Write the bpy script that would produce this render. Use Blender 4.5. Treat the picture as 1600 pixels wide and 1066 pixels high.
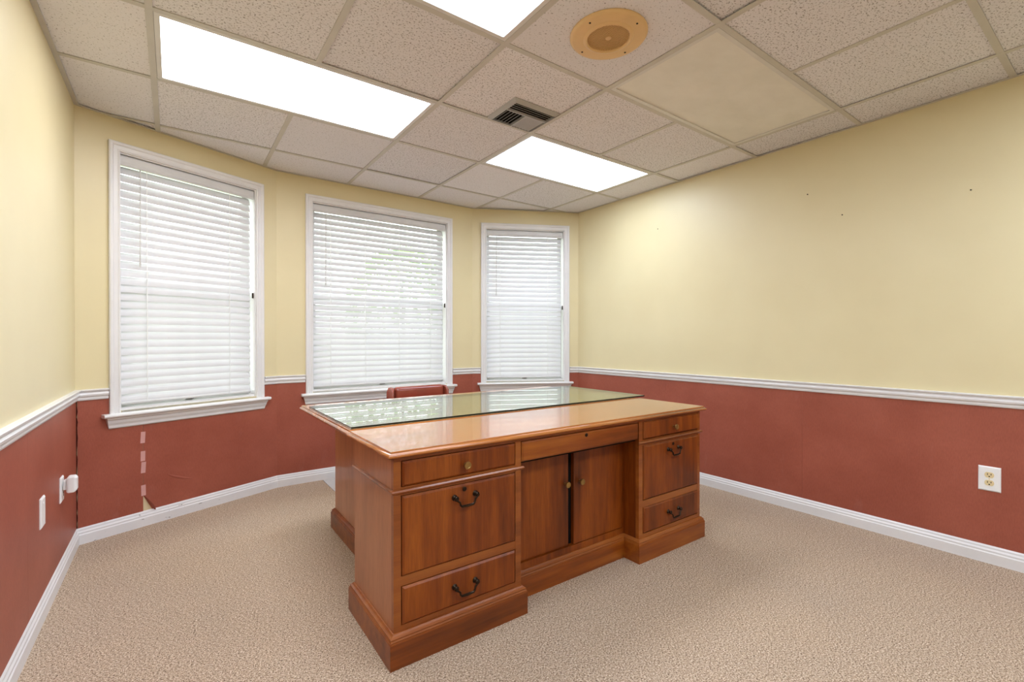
import bpy, bmesh, math, random
from mathutils import Matrix, Vector

for _o in list(bpy.data.objects):
    bpy.data.objects.remove(_o, do_unlink=True)
random.seed(7)
SC = bpy.context.scene
COL = SC.collection

# ------------------------------------------------------------------ camera, world, exposure
CAM_H = 1.110
_cd = bpy.data.cameras.new('camera')
_cd.sensor_width = 36.0
_cd.lens = 730.74 / 1600.0 * 36.0
_cd.clip_start = 0.02
CAM = bpy.data.objects.new('camera', _cd)
COL.objects.link(CAM)
CAM.location = (0, 0, CAM_H)
CAM.rotation_euler = (math.radians(90 - 0.239), 0, math.radians(-35.883))
SC.camera = CAM

W = bpy.data.worlds.new('overcast_sky'); SC.world = W
W.use_nodes = True
_bg = W.node_tree.nodes['Background']
_bg.inputs['Color'].default_value = (0.93, 0.96, 1.0, 1)
_bg.inputs['Strength'].default_value = 3.2

SC.view_settings.view_transform = 'Standard'
SC.view_settings.look = 'None'
SC.view_settings.gamma = 1.0
SC.view_settings.use_curve_mapping = False
SC.view_settings.exposure = 1.20

LAMP_WARM = ((0.96, 0.975, 1.05), 5.6)
LAMP_COOL = ((0.85, 0.965, 1.15), 5.5)

# ------------------------------------------------------------------ materials
def srgb(r, g, b):
    f = lambda c: c / 12.92 if c <= 0.04045 else ((c + 0.055) / 1.055) ** 2.4
    return (f(r / 255), f(g / 255), f(b / 255), 1)

def two_sided_fresnel(t, ior):
    # same reflectance entering and leaving the sheet
    g = t.n('ShaderNodeNewGeometry'); mr = t.n('ShaderNodeMapRange')
    mr.inputs['To Min'].default_value = ior; mr.inputs['To Max'].default_value = 1 / ior
    t.l(g.outputs['Backfacing'], mr.inputs['Value'])
    f = t.n('ShaderNodeFresnel'); t.l(mr.outputs['Result'], f.inputs['IOR']); return f

class NT:
    def __init__(s, name):
        s.m = bpy.data.materials.new(name); s.m.use_nodes = True
        s.t = s.m.node_tree; s.b = s.t.nodes['Principled BSDF']
        s.out = s.t.nodes['Material Output']
    def n(s, typ, **kw):
        nd = s.t.nodes.new(typ)
        for k, v in kw.items():
            if k in nd.inputs: nd.inputs[k].default_value = v
            else: setattr(nd, k, v)
        return nd
    def l(s, a, b): s.t.links.new(a, b)
    def coords(s, scale=(1, 1, 1), rot=(0, 0, 0), kind='Object'):
        tc = s.n('ShaderNodeTexCoord'); mp = s.n('ShaderNodeMapping')
        mp.inputs['Scale'].default_value = scale; mp.inputs['Rotation'].default_value = rot
        s.l(tc.outputs[kind], mp.inputs['Vector']); return mp.outputs['Vector']
    def noise(s, vec, scale, detail=3, rough=0.5):
        nd = s.n('ShaderNodeTexNoise'); nd.inputs['Scale'].default_value = scale
        nd.inputs['Detail'].default_value = detail; nd.inputs['Roughness'].default_value = rough
        if vec is not None: s.l(vec, nd.inputs['Vector'])
        return nd.outputs['Fac']
    def ramp(s, fac, stops):
        nd = s.n('ShaderNodeValToRGB'); r = nd.color_ramp
        while len(r.elements) < len(stops): r.elements.new(0.5)
        for e, (p, c) in zip(r.elements, stops):
            e.position = p; e.color = c if len(c) == 4 else (*c, 1)
        s.l(fac, nd.inputs['Fac']); return nd.outputs['Color']
    def mix(s, fac, a, b, mode='MIX'):
        nd = s.n('ShaderNodeMix', data_type='RGBA', blend_type=mode)
        if isinstance(fac, (int, float)): nd.inputs[0].default_value = fac
        else: s.l(fac, nd.inputs[0])
        for k, v in ((6, a), (7, b)):
            if isinstance(v, tuple): nd.inputs[k].default_value = v
            else: s.l(v, nd.inputs[k])
        return nd.outputs[2]
    def bump(s, h, strength=0.3, dist=0.002):
        nd = s.n('ShaderNodeBump'); nd.inputs['Strength'].default_value = strength
        nd.inputs['Distance'].default_value = dist
        s.l(h, nd.inputs['Height']); s.l(nd.outputs['Normal'], s.b.inputs['Normal'])
    def base(s, c, rough=0.5, spec=0.5, metal=0.0):
        if isinstance(c, tuple): s.b.inputs['Base Color'].default_value = c
        else: s.l(c, s.b.inputs['Base Color'])
        s.b.inputs['Roughness'].default_value = rough
        s.b.inputs['Specular IOR Level'].default_value = spec
        s.b.inputs['Metallic'].default_value = metal

def plain(name, c, rough=0.5, spec=0.5, metal=0.0, var=0.04):
    t = NT(name); v = t.coords()
    f = t.noise(v, 9, 3)
    k = t.ramp(f, [(0.3, tuple(x * (1 - var) for x in c[:3])), (0.7, tuple(min(1, x * (1 + var)) for x in c[:3]))])
    t.base(k, rough, spec, metal); return t.m

MAT = {}
def mk_paint():
    t = NT('yellow_wall_paint'); v = t.coords()
    f = t.noise(v, 2.2, 4); g = t.noise(v, 160, 2)
    c = t.ramp(f, [(0.3, srgb(217, 203, 160)), (0.7, srgb(222, 209, 167))])
    t.base(c, 0.42, 0.45); t.bump(g, 0.08, 0.001); return t.m
MAT['yellow'] = mk_paint()

def mk_burgundy():
    t = NT('burgundy_wall_covering'); v = t.coords()
    f = t.noise(v, 3.0, 4, 0.6); g = t.noise(t.coords((1, 1, 0.25)), 220, 2)
    sc = t.noise(t.coords((1.6, 1.6, 0.5)), 6, 5, 0.7)
    c = t.ramp(f, [(0.28, srgb(150, 77, 58)), (0.72, srgb(168, 92, 72))])
    c = t.mix(t.ramp(sc, [(0.60, (0, 0, 0, 1)), (0.80, (0.22, 0.22, 0.22, 1))]), c, srgb(186, 128, 116))
    fine = t.ramp(g, [(0.3, (0.86, 0.86, 0.86, 1)), (0.7, (1, 1, 1, 1))])
    c = t.mix(1.0, c, fine, 'MULTIPLY')
    t.base(c, 0.48, 0.4); t.bump(g, 0.25, 0.001); return t.m
MAT['burgundy'] = mk_burgundy()

def mk_trim(chips=False):
    t = NT('white_trim_chipped' if chips else 'white_trim_paint'); v = t.coords()
    f = t.noise(v, 5, 3)
    c = t.ramp(f, [(0.3, srgb(220, 218, 216)), (0.7, srgb(227, 225, 223))])
    if chips:
        k = t.noise(t.coords((1.2, 1.2, 5)), 16, 6, 0.7)
        c = t.mix(t.ramp(k, [(0.655, (0, 0, 0, 1)), (0.67, (1, 1, 1, 1))]), c, srgb(74, 52, 42))
    t.base(c, 0.35, 0.5); return t.m
MAT['trim'] = mk_trim(); MAT['trim_chipped'] = mk_trim(True)
MAT['sash'] = plain('white_sash_paint', srgb(206, 205, 203), 0.4)

def mk_carpet():
    t = NT('tweed_loop_carpet'); v = t.coords((1, 1, 1), (0, 0, 0.12))
    a = t.noise(t.coords((1.0, 0.45, 1), (0, 0, 0.10)), 330, 2, 0.6)
    b = t.noise(t.coords((0.5, 1.0, 1), (0, 0, 0.10)), 270, 2, 0.6)
    vo = t.n('ShaderNodeTexVoronoi'); vo.inputs['Scale'].default_value = 190
    t.l(t.coords((1.0, 0.55, 1), (0, 0, 0.10)), vo.inputs['Vector'])
    f = t.mix(0.5, a, b)
    c = t.ramp(f, [(0.37, srgb(86, 68, 55)), (0.45, srgb(168, 143, 120)), (0.53, srgb(208, 184, 158)), (0.63, srgb(248, 233, 212))])
    big = t.noise(v, 1.3, 4, 0.6)
    c = t.mix(1.0, c, t.ramp(big, [(0.3, (0.92, 0.92, 0.93, 1)), (0.7, (1.0, 0.98, 0.95, 1))]), 'MULTIPLY')
    cell = t.ramp(vo.outputs['Distance'], [(0.0, (1, 1, 1, 1)), (0.7, (0.80, 0.79, 0.78, 1))])
    c = t.mix(1.0, c, cell, 'MULTIPLY')
    t.base(c, 0.95, 0.15); t.bump(f, 0.9, 0.006); return t.m
MAT['carpet'] = mk_carpet()

def mk_tile(name, lo, hi, fis):
    t = NT(name); v = t.coords()
    oi = t.n('ShaderNodeObjectInfo')
    n1 = t.noise(v, 120, 2, 0.6)
    n2 = t.noise(t.coords((1, 2.4, 1), (0, 0, 0.6)), fis, 3, 0.65)
    spk = t.ramp(n1, [(lo, (0.42, 0.40, 0.37, 1)), (hi, (1, 1, 1, 1))])
    fs = t.ramp(n2, [(lo - 0.02, (0.30, 0.28, 0.25, 1)), (hi - 0.02, (1, 1, 1, 1))])
    b = t.ramp(oi.outputs['Random'], [(0.0, srgb(224, 222, 224)), (1.0, srgb(232, 230, 232))])
    c = t.mix(1.0, b, spk, 'MULTIPLY'); c = t.mix(1.0, c, fs, 'MULTIPLY')
    t.base(c, 0.9, 0.2); t.bump(n1, 0.35, 0.002); return t.m
MAT['tile_fine'] = mk_tile('fissured_ceiling_tile_fine', 0.33, 0.375, 80)
MAT['tile_coarse'] = mk_tile('fissured_ceiling_tile_coarse', 0.365, 0.41, 66)
MAT['tee'] = plain('grey_ceiling_tee', srgb(196, 192, 182), 0.45)
MAT['dark'] = plain('dark_void', (0.012, 0.010, 0.009, 1), 0.9, 0.1)
MAT['seam_shade'] = plain('painted_seam_shadow', srgb(58, 24, 18), 0.9, 0.1)
MAT['plenum'] = plain('plenum_board', (0.05, 0.05, 0.05, 1), 0.9)
MAT['metal_white'] = plain('white_enamel_metal', srgb(214, 212, 206), 0.35)
MAT['vent'] = plain('grey_vent_enamel', srgb(176, 176, 174), 0.4)

def mk_lens(name, col, st):
    t = NT(name); v = t.coords()
    f = t.noise(t.coords((0.6, 3, 1)), 3, 2)
    e = t.n('ShaderNodeEmission')
    k = t.ramp(f, [(0.3, tuple(c * 0.93 for c in col)), (0.7, col)])
    t.l(k, e.inputs['Color']); e.inputs['Strength'].default_value = st
    t.l(e.outputs[0], t.out.inputs['Surface']); return t.m
MAT['lens_warm'] = mk_lens('lit_diffuser_warm', *LAMP_WARM)
MAT['lens_cool'] = mk_lens('lit_diffuser_cool', *LAMP_COOL)
MAT['lens_added'] = mk_lens('lit_diffuser_added_panels', LAMP_COOL[0], 7.6)  # brighter diffuser for two unseen panels added behind the camera as room light
def mk_off():
    t = NT('unlit_acrylic_diffuser'); f = t.noise(t.coords((1, 1.6, 1)), 3.5, 5, 0.6)
    c = t.ramp(f, [(0.3, srgb(222, 219, 208)), (0.7, srgb(234, 231, 222))])
    t.base(c, 0.45, 0.5); return t.m
MAT['lens_off'] = mk_off()

def mk_wood(name, axis, dark, mid, light, gloss=0.28, coat=0.35, scale=1.0, crough=0.12):
    t = NT(name)
    sc = {'x': (0.06, 1, 1), 'z': (1, 1, 0.06), 'y': (1, 0.06, 1)}[axis]
    v = t.coords(sc)
    n1 = t.noise(v, 26 * scale, 5, 0.6)
    n2 = t.noise(t.coords(tuple(min(1, s * 6) for s in sc)), 3.2, 4, 0.55)
    fine = t.noise(v, 240 * scale, 2, 0.5)
    f = t.mix(0.55, n1, n2)
    c = t.ramp(f, [(0.34, dark), (0.5, mid), (0.67, light)])
    c = t.mix(1.0, c, t.ramp(fine, [(0.3, (0.92 - 0.12 * (1 if axis == 'z' else 0), 0.90 - 0.13 * (1 if axis == 'z' else 0), 0.89 - 0.15 * (1 if axis == 'z' else 0), 1)), (0.6, (1, 1, 1, 1))]), 'MULTIPLY')
    t.base(c, gloss, 0.35)
    t.b.inputs['Coat Weight'].default_value = coat; t.b.inputs['Coat Roughness'].default_value = crough
    return t.m
MAT['wood_v'] = mk_wood('walnut_vertical_grain', 'z', srgb(70, 29, 5), srgb(124, 57, 9), srgb(158, 84, 20), 0.42, 0.08)
MAT['wood_h'] = mk_wood('walnut_horizontal_grain', 'x', srgb(84, 38, 8), srgb(134, 66, 16), srgb(168, 96, 30), 0.36, 0.25)
MAT['wood_top'] = mk_wood('lacquered_walnut_top', 'x', srgb(132, 74, 28), srgb(168, 100, 42), srgb(190, 122, 58), 0.26, 0.8, 0.7, 0.06)
MAT['wood_side_sheen'] = mk_wood('walnut_side_painted_sheen', 'z', srgb(156, 98, 62), srgb(174, 112, 72), srgb(186, 124, 82), 0.36, 0.3)  # lighter walnut: sheen from the left wall put into the side colour
MAT['wood_mould'] = mk_wood('walnut_moulding', 'x', srgb(108, 54, 18), srgb(142, 76, 28), srgb(164, 96, 38), 0.34, 0.25)
MAT['brass'] = plain('aged_brass', srgb(168, 138, 84), 0.35, 0.5, 0.9)
MAT['bronze'] = plain('dark_bronze', srgb(52, 40, 30), 0.35, 0.5, 0.85)
MAT['leather'] = plain('oxblood_leather', srgb(136, 60, 44), 0.18, 0.6, 0, 0.1)
MAT['black_plastic'] = plain('black_plastic', (0.02, 0.02, 0.02, 1), 0.4)
MAT['white_plastic'] = plain('white_plastic', srgb(236, 235, 232), 0.35)
MAT['ivory'] = plain('ivory_plastic', srgb(226, 206, 158), 0.35)
MAT['speaker'] = plain('tan_speaker_enamel', srgb(224, 188, 132), 0.4)
MAT['speaker_mesh'] = plain('tan_speaker_grille', srgb(206, 166, 106), 0.45)
MAT['tape'] = plain('pale_masking_tape', srgb(206, 156, 148), 0.35)
MAT['plaster'] = plain('beige_backing_paper', srgb(214, 196, 156), 0.8)
MAT['mat'] = plain('grey_vinyl_mat', srgb(190, 188, 184), 0.22)
MAT['cord'] = plain('white_cord', srgb(235, 235, 232), 0.6)
MAT['grass'] = plain('lawn', srgb(150, 160, 122), 0.9, 0.1, 0, 0.3)
MAT['leaf'] = plain('shrub_leaf', srgb(120, 158, 72), 0.6, 0.3, 0, 0.3)
MAT['exterior'] = plain('exterior_stucco', srgb(220, 214, 200), 0.8)

def mk_slat():
    t = NT('white_blind_slat')
    c = t.ramp(t.noise(t.coords(), 14, 2), [(0.3, srgb(210, 209, 209)), (0.7, srgb(215, 214, 214))])
    t.base(c, 0.38, 0.4)
    tr = t.n('ShaderNodeBsdfTranslucent'); tr.inputs['Color'].default_value = srgb(246, 246, 244)
    mx = t.n('ShaderNodeMixShader'); mx.inputs[0].default_value = 0.04
    t.l(t.b.outputs[0], mx.inputs[1]); t.l(tr.outputs[0], mx.inputs[2])
    t.l(mx.outputs[0], t.out.inputs['Surface']); return t.m
MAT['slat'] = mk_slat()

def mk_pane():
    t = NT('window_glass')
    lw = two_sided_fresnel(t, 1.45)
    tr = t.n('ShaderNodeBsdfTransparent'); tr.inputs['Color'].default_value = (0.93, 0.96, 0.95, 1)
    gl = t.n('ShaderNodeBsdfGlossy'); gl.inputs['Roughness'].default_value = 0.02
    mx = t.n('ShaderNodeMixShader')
    t.l(lw.outputs[0], mx.inputs[0]); t.l(tr.outputs[0], mx.inputs[1]); t.l(gl.outputs[0], mx.inputs[2])
    t.l(mx.outputs[0], t.out.inputs['Surface']); return t.m
MAT['pane'] = mk_pane()
def mk_deskglass():
    t = NT('desk_glass')
    lw = two_sided_fresnel(t, 1.7)
    tr = t.n('ShaderNodeBsdfTransparent'); tr.inputs['Color'].default_value = (0.91, 0.965, 0.935, 1)
    gl = t.n('ShaderNodeBsdfGlossy'); gl.inputs['Roughness'].default_value = 0.015
    gl.inputs['Color'].default_value = (0.94, 0.98, 0.95, 1)
    mx = t.n('ShaderNodeMixShader')
    t.l(lw.outputs[0], mx.inputs[0]); t.l(tr.outputs[0], mx.inputs[1]); t.l(gl.outputs[0], mx.inputs[2])
    t.l(mx.outputs[0], t.out.inputs['Surface']); return t.m
MAT['desk_glass'] = mk_deskglass()
MAT['glass_edge'] = plain('dark_green_glass_edge', (0.006, 0.02, 0.016, 1), 0.1, 0.6)

# ------------------------------------------------------------------ mesh helpers
class MB:
    def __init__(s): s.v = []; s.f = []
    def add(s, vs, fs):
        o = len(s.v); s.v += [tuple(p) for p in vs]; s.f += [tuple(i + o for i in f) for f in fs]; return s
    def box(s, x0, x1, y0, y1, z0, z1):
        return s.add([(x0, y0, z0), (x1, y0, z0), (x1, y1, z0), (x0, y1, z0), (x0, y0, z1), (x1, y0, z1), (x1, y1, z1), (x0, y1, z1)],
                     [(0, 3, 2, 1), (4, 5, 6, 7), (0, 1, 5, 4), (1, 2, 6, 5), (2, 3, 7, 6), (3, 0, 4, 7)])
    def prism(s, poly, z0, z1, fn=None):
        # poly CCW in (a, b), extruded along the third axis; fn maps (a, b, c) to xyz
        fn = fn or (lambda a, b, c: (a, b, c)); n = len(poly)
        vs = [fn(a, b, z0) for a, b in poly] + [fn(a, b, z1) for a, b in poly]
        fs = [tuple(range(n))[::-1], tuple(range(n, 2 * n))] + [(i, (i + 1) % n, n + (i + 1) % n, n + i) for i in range(n)]
        return s.add(vs, fs)
    def loops(s, rings, cap0=True, cap1=True, closed=True):
        n = len(rings[0]); vs = [p for r in rings for p in r]; fs = []
        for k in range(len(rings) - 1):
            for i in range(n if closed else n - 1):
                j = (i + 1) % n
                fs.append((k * n + i, k * n + j, (k + 1) * n + j, (k + 1) * n + i))
        if cap0: fs.append(tuple(range(n))[::-1])
        if cap1: fs.append(tuple(range((len(rings) - 1) * n, len(rings) * n)))
        return s.add(vs, fs)
    def lathe(s, prof, c=(0, 0, 0), ax='z', n=24):
        rings = []
        for r, h in prof:
            ring = []
            for i in range(n):
                a = 2 * math.pi * i / n; p, q = r * math.cos(a), r * math.sin(a)
                v = {'z': (p, q, h), 'y': (p, -h, q), 'x': (h, p, q)}[ax]
                ring.append((c[0] + v[0], c[1] + v[1], c[2] + v[2]))
            rings.append(ring)
        return s.loops(rings)
    def tube(s, pts, r, n=8):
        P = [Vector(p) for p in pts]; rings = []; ref = None
        for i, p in enumerate(P):
            d = (P[min(i + 1, len(P) - 1)] - P[max(i - 1, 0)]).normalized()
            if ref is None:
                ref = Vector((0, 0, 1)) if abs(d.z) < 0.9 else Vector((1, 0, 0))
            u = (ref - d * ref.dot(d)).normalized(); ref = u; w = d.cross(u)
            rr = r[i] if isinstance(r, (list, tuple)) else r
            rings.append([tuple(p + u * (rr * math.cos(2 * math.pi * k / n)) + w * (rr * math.sin(2 * math.pi * k / n))) for k in range(n)])
        return s.loops(rings)
    def stack(s, poly, layers):
        # poly CCW; layers = (outward offset, z)
        n = len(poly); rings = []
        for off, z in layers:
            ring = []
            for i in range(n):
                p0, p1, p2 = Vector(poly[i - 1]), Vector(poly[i]), Vector(poly[(i + 1) % n])
                d1, d2 = (p1 - p0).normalized(), (p2 - p1).normalized()
                n1, n2 = Vector((d1.y, -d1.x)), Vector((d2.y, -d2.x))
                m = (n1 + n2); m = m / max(0.2, m.dot(n1)) if m.length > 1e-6 else n1
                q = p1 + m * off; ring.append((q.x, q.y, z))
            rings.append(ring)
        return s.loops(rings)
    def build(s, name, mat, parent=None, bevel=0, smooth=False, seg=1, loc=None):
        me = bpy.data.meshes.new(name); me.from_pydata(s.v, [], s.f); me.update()
        bm = bmesh.new(); bm.from_mesh(me)
        if bevel:
            es = [e for e in bm.edges if len(e.link_faces) == 2 and e.calc_face_angle(0) > 0.5]
            bmesh.ops.bevel(bm, geom=es, offset=bevel, segments=seg, affect='EDGES', profile=0.5, clamp_overlap=True)
        bmesh.ops.recalc_face_normals(bm, faces=bm.faces)
        bm.to_mesh(me); bm.free()
        if smooth:
            for p in me.polygons: p.use_smooth = True
            if smooth != 'all': me.set_sharp_from_angle(angle=math.radians(38))
        me.materials.append(MAT[mat])
        o = bpy.data.objects.new(name, me); COL.objects.link(o)
        if parent: o.parent = parent
        if loc: o.location = loc
        return o

def instance(src, parent=None, loc=None, rot=None):
    o = src.copy(); COL.objects.link(o); o.parent = parent
    if loc: o.location = loc
    if rot: o.rotation_euler = rot
    return o

def empty(name, loc=(0, 0, 0), rz=0.0, parent=None):
    o = bpy.data.objects.new(name, None); COL.objects.link(o); o.empty_display_size = 0.1
    o.location = loc; o.rotation_euler = (0, 0, rz); o.parent = parent; return o
def tag(o, label, cat, group=None):
    o['label'] = label; o['category'] = cat
    if group: o['group'] = group
    return o
def structure(o): o['kind'] = 'structure'; return o

# ------------------------------------------------------------------ room plan (metres, clockwise seen from above)
CEIL = 2.367
XL, XR, YB = -0.430, 3.277, -1.75
C1, C2, C3, C4 = (XL, 3.41), (0.625, 3.87), (2.335, 3.88), (XR, 3.40)
PTS = [C1, C2, C3, C4, (XR, YB), (XL, YB)]
SEG = {}
for _i, _n in enumerate(['bay_left', 'bay_middle', 'bay_right', 'right', 'front', 'left']):
    A, B = Vector(PTS[_i]), Vector(PTS[(_i + 1) % 6]); t = (B - A).normalized()
    SEG[_n] = dict(A=A, B=B, t=t, ang=math.atan2(t.y, t.x), L=(B - A).length, i=_i)
def miter(i):
    # cot(half interior angle) at corner i
    p0, p1, p2 = Vector(PTS[i - 1]), Vector(PTS[i]), Vector(PTS[(i + 1) % 6])
    a = (p0 - p1).angle(p2 - p1); return 1 / math.tan(a / 2)
def frame(name, seg, s=0.0, z=0.0, off=0.0):
    g = SEG[seg]; out = Vector((-g['t'].y, g['t'].x))
    p = g['A'] + g['t'] * s + out * off
    return empty(name, (p.x, p.y, z), g['ang'])
# local axes on a wall: x along the wall, y outward (the room is at y < 0), z up

RAIL0, RAIL1, BASE = 0.776, 0.835, 0.088
WIN = {'bay_left': (0.192, 0.997), 'bay_middle': (0.250, 1.436), 'bay_right': (0.130, 0.914)}
WZ0, WZ1 = 0.700, 2.185
CAS = 0.052

def wall(seg):
    g = SEG[seg]; m = MB(); L = g['L']; e = 0.13; th = 0.14
    if seg in WIN:
        a, b = WIN[seg]
        m.box(-e, a, 0, th, -0.02, CEIL + 0.2); m.box(b, L + e, 0, th, -0.02, CEIL + 0.2)
        m.box(a, b, 0, th, -0.02, WZ0); m.box(a, b, 0, th, WZ1, CEIL + 0.2)
    else:
        m.box(-e, L + e, 0, th, -0.02, CEIL + 0.2)
    o = m.build('wall_' + seg, 'yellow'); o.location = (g['A'].x, g['A'].y, 0); o.rotation_euler = (0, 0, g['ang'])
    return structure(o)
WALL = {s: wall(s) for s in SEG}

# floor and ceiling deck
_poly = [PTS[i] for i in (5, 4, 3, 2, 1, 0)]
structure(MB().prism(_poly, -0.12, 0.0).build('floor', 'carpet'))
CEILING = structure(MB().prism([(p[0] + (0.1 if p[0] > 1.4 else -0.1), p[1] + (0.1 if p[1] > 1 else -0.1)) for p in _poly], CEIL + 0.13, CEIL + 0.19).build('ceiling', 'plenum'))

# burgundy wall covering below the rail, one sheet per wall (the bay-left wall has a split sheet)
XZ = lambda y0: (lambda a, b, c: (a, c, b))
def covering(seg, poly, y0=-0.004):
    m = MB().prism(poly, y0, 0.0005, XZ(0)); return m.build('wall_covering', 'burgundy', WALL[seg])
for seg in ('right', 'left', 'front'):
    L = SEG[seg]['L']; n = 5; w = L / n
    for k in range(n):
        a, b = k * w + 0.0003, (k + 1) * w - 0.0003
        covering(seg, [(a, 0.06), (b, 0.06), (b, 0.80), (a, 0.80)])
for seg in ('bay_middle', 'bay_right'):
    L = SEG[seg]['L']; a, b = WIN[seg]
    covering(seg, [(0, 0.06), (L, 0.06), (L, 0.80), (b + 0.02, 0.80), (b + 0.02, 0.66), (a - 0.02, 0.66), (a - 0.02, 0.80), (0, 0.80)])
a, b = WIN['bay_left']; L = SEG['bay_left']['L']; SS = 0.3065
covering('bay_left', [(0.008, 0.06), (SS - 0.0015, 0.06), (SS - 0.0015, 0.66), (a - 0.02, 0.66), (a - 0.02, 0.80), (0.008, 0.80)])
covering('bay_left', [(SS + 0.058, 0.06), (L, 0.06), (L, 0.80), (b + 0.02, 0.80), (b + 0.02, 0.66), (SS + 0.0005, 0.66), (SS + 0.0005, 0.178)])
# bare backing where the sheet has torn away, and the curled flap beside it
MB().prism([(SS - 0.001, 0.07), (SS + 0.060, 0.07), (SS - 0.001, 0.180)], -0.0012, 0.0004, XZ(0)).build('bare_backing', 'plaster', WALL['bay_left'])
_f = MB()
_r = []
for k in range(7):
    u = k / 6
    p = Vector((SS + 0.001 + 0.053 * u, 0, 0.178 - 0.098 * u)); w = 0.022 * math.sin(math.pi * min(1, u * 0.75 + 0.06))
    _r.append([(p.x, -0.004, p.z), (p.x + w * 0.30, -0.004 - w * 0.75, p.z + w * 0.10), (p.x + w * 0.45, -0.0052 - w * 0.75, p.z + w * 0.12), (p.x + 0.002, -0.0058, p.z + 0.001)])
_f.loops(_r).build('torn_flap', 'burgundy', WALL['bay_left'], smooth=True)
# ragged dark strip: shadow of the peeling sheet edge, painted in the corner gap
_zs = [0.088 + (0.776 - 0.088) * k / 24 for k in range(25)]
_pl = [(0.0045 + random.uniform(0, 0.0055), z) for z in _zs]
MB().prism([(0.0042, _zs[0])] + _pl + [(0.0042, _zs[-1])], -0.0046, 0.0, XZ(0)).build('seam_shadow', 'seam_shade', WALL['bay_left'])
# soft crease running over the loose sheet
_c = MB(); _pts = []
for k in range(13):
    u = k / 12
    _pts.append((0.40 + 0.26 * u ** 1.5, 0.012 - 0.004 * math.sin(math.pi * u), 0.315 - 0.17 * u + 0.05 * u * u))
_c.tube(_pts, [0.0145 - 0.002 * abs(k - 6) / 6 for k in range(13)], 24).build('wall_covering_crease', 'burgundy', WALL['bay_left'], smooth='all')
for (x, y, z) in ((XR, 1.314, 2.032), (XR, 1.123, 1.861), (XR, 0.56, 1.866), (XR, 2.452, 2.029)):
    MB().lathe([(0.0035, 0), (0.0035, 0.004)], (C4[1] - y, 0, z), 'y', 8).build('nail_hole', 'bronze', WALL['right'])

# chair rails and baseboards
P_RAIL = [(0.000, RAIL0), (0.010, RAIL0), (0.013, 0.783), (0.013, 0.793), (0.019, 0.799), (0.021, 0.808), (0.017, 0.816), (0.017, 0.822), (0.025, 0.827), (0.026, RAIL1 - 0.002), (0.022, RAIL1), (0.000, RAIL1)]
P_BASE = [(0.000, 0.000), (0.016, 0.000), (0.016, 0.050), (0.013, 0.056), (0.013, 0.064), (0.009, 0.072), (0.008, 0.080), (0.004, BASE), (0.000, BASE)]
def run(name, seg, prof, s0, s1, m0, m1, mat):
    g = SEG[seg]; rings = [[(s0 + d * m0, -d, z) for d, z in prof], [(s1 - d * m1, -d, z) for d, z in prof]]
    o = MB().loops(rings).build(name, mat); o.location = (g['A'].x, g['A'].y, 0); o.rotation_euler = (0, 0, g['ang'])
    return structure(o)
_n = 1
for seg, g in SEG.items():
    i, L = g['i'], g['L']; m0, m1 = miter(i), miter((i + 1) % 6)
    run('baseboard_' + seg, seg, P_BASE, 0, L, m0, m1, 'trim_chipped' if seg == 'bay_left' else 'trim')
    if seg in WIN:
        a, b = WIN[seg]
        run('trim_%d' % _n, seg, P_RAIL, 0, a - CAS, m0, 0, 'trim'); _n += 1
        run('trim_%d' % _n, seg, P_RAIL, b + CAS, L, 0, m1, 'trim'); _n += 1
    else:
        run('trim_%d' % _n, seg, P_RAIL, 0, L, m0, m1, 'trim'); _n += 1

# ------------------------------------------------------------------ ceiling grid, tiles, fixtures
GX = [-0.074, 0.537, 1.149, 1.771, 2.366, 2.961]
GY = [-1.42, -0.81, -0.20, 0.412, 1.030, 1.636, 2.250, 2.845, 3.455]
XS = [XL] + GX + [XR]; YS = [YB] + GY + [4.1]
def clip(poly, pts):
    # clip a polygon by the convex room outline (clockwise)
    for k in range(6):
        A, B = Vector(pts[k]), Vector(pts[(k + 1) % 6]); d = B - A; out = []
        side = lambda p: d.x * (p[1] - A.y) - d.y * (p[0] - A.x)   # <= 0 is inside
        for q in range(len(poly)):
            p, r = poly[q], poly[(q + 1) % len(poly)]; sp, sr = side(p), side(r)
            if sp <= 0: out.append(p)
            if (sp < 0 < sr) or (sr < 0 < sp):
                u = sp / (sp - sr); out.append((p[0] + (r[0] - p[0]) * u, p[1] + (r[1] - p[1]) * u))
        poly = out
        if len(poly) < 3: return []
    return poly
def parea(p): return 0.5 * abs(sum(p[i][0] * p[(i + 1) % len(p)][1] - p[(i + 1) % len(p)][0] * p[i][1] for i in range(len(p))))
FIX = [(1, 7, 'lens_warm'), (4, 7, 'lens_cool'), (1, 5, 'lens_cool'), (4, 5, 'lens_off'), (1, 2, 'lens_added'), (4, 2, 'lens_added')]
skip = set()
for i, j, _ in FIX: skip |= {(i, j), (i + 1, j)}
TW = 0.0125
COARSE = {(3, 7), (3, 6), (4, 6), (5, 6), (1, 6), (5, 4), (5, 3), (6, 3)}
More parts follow.
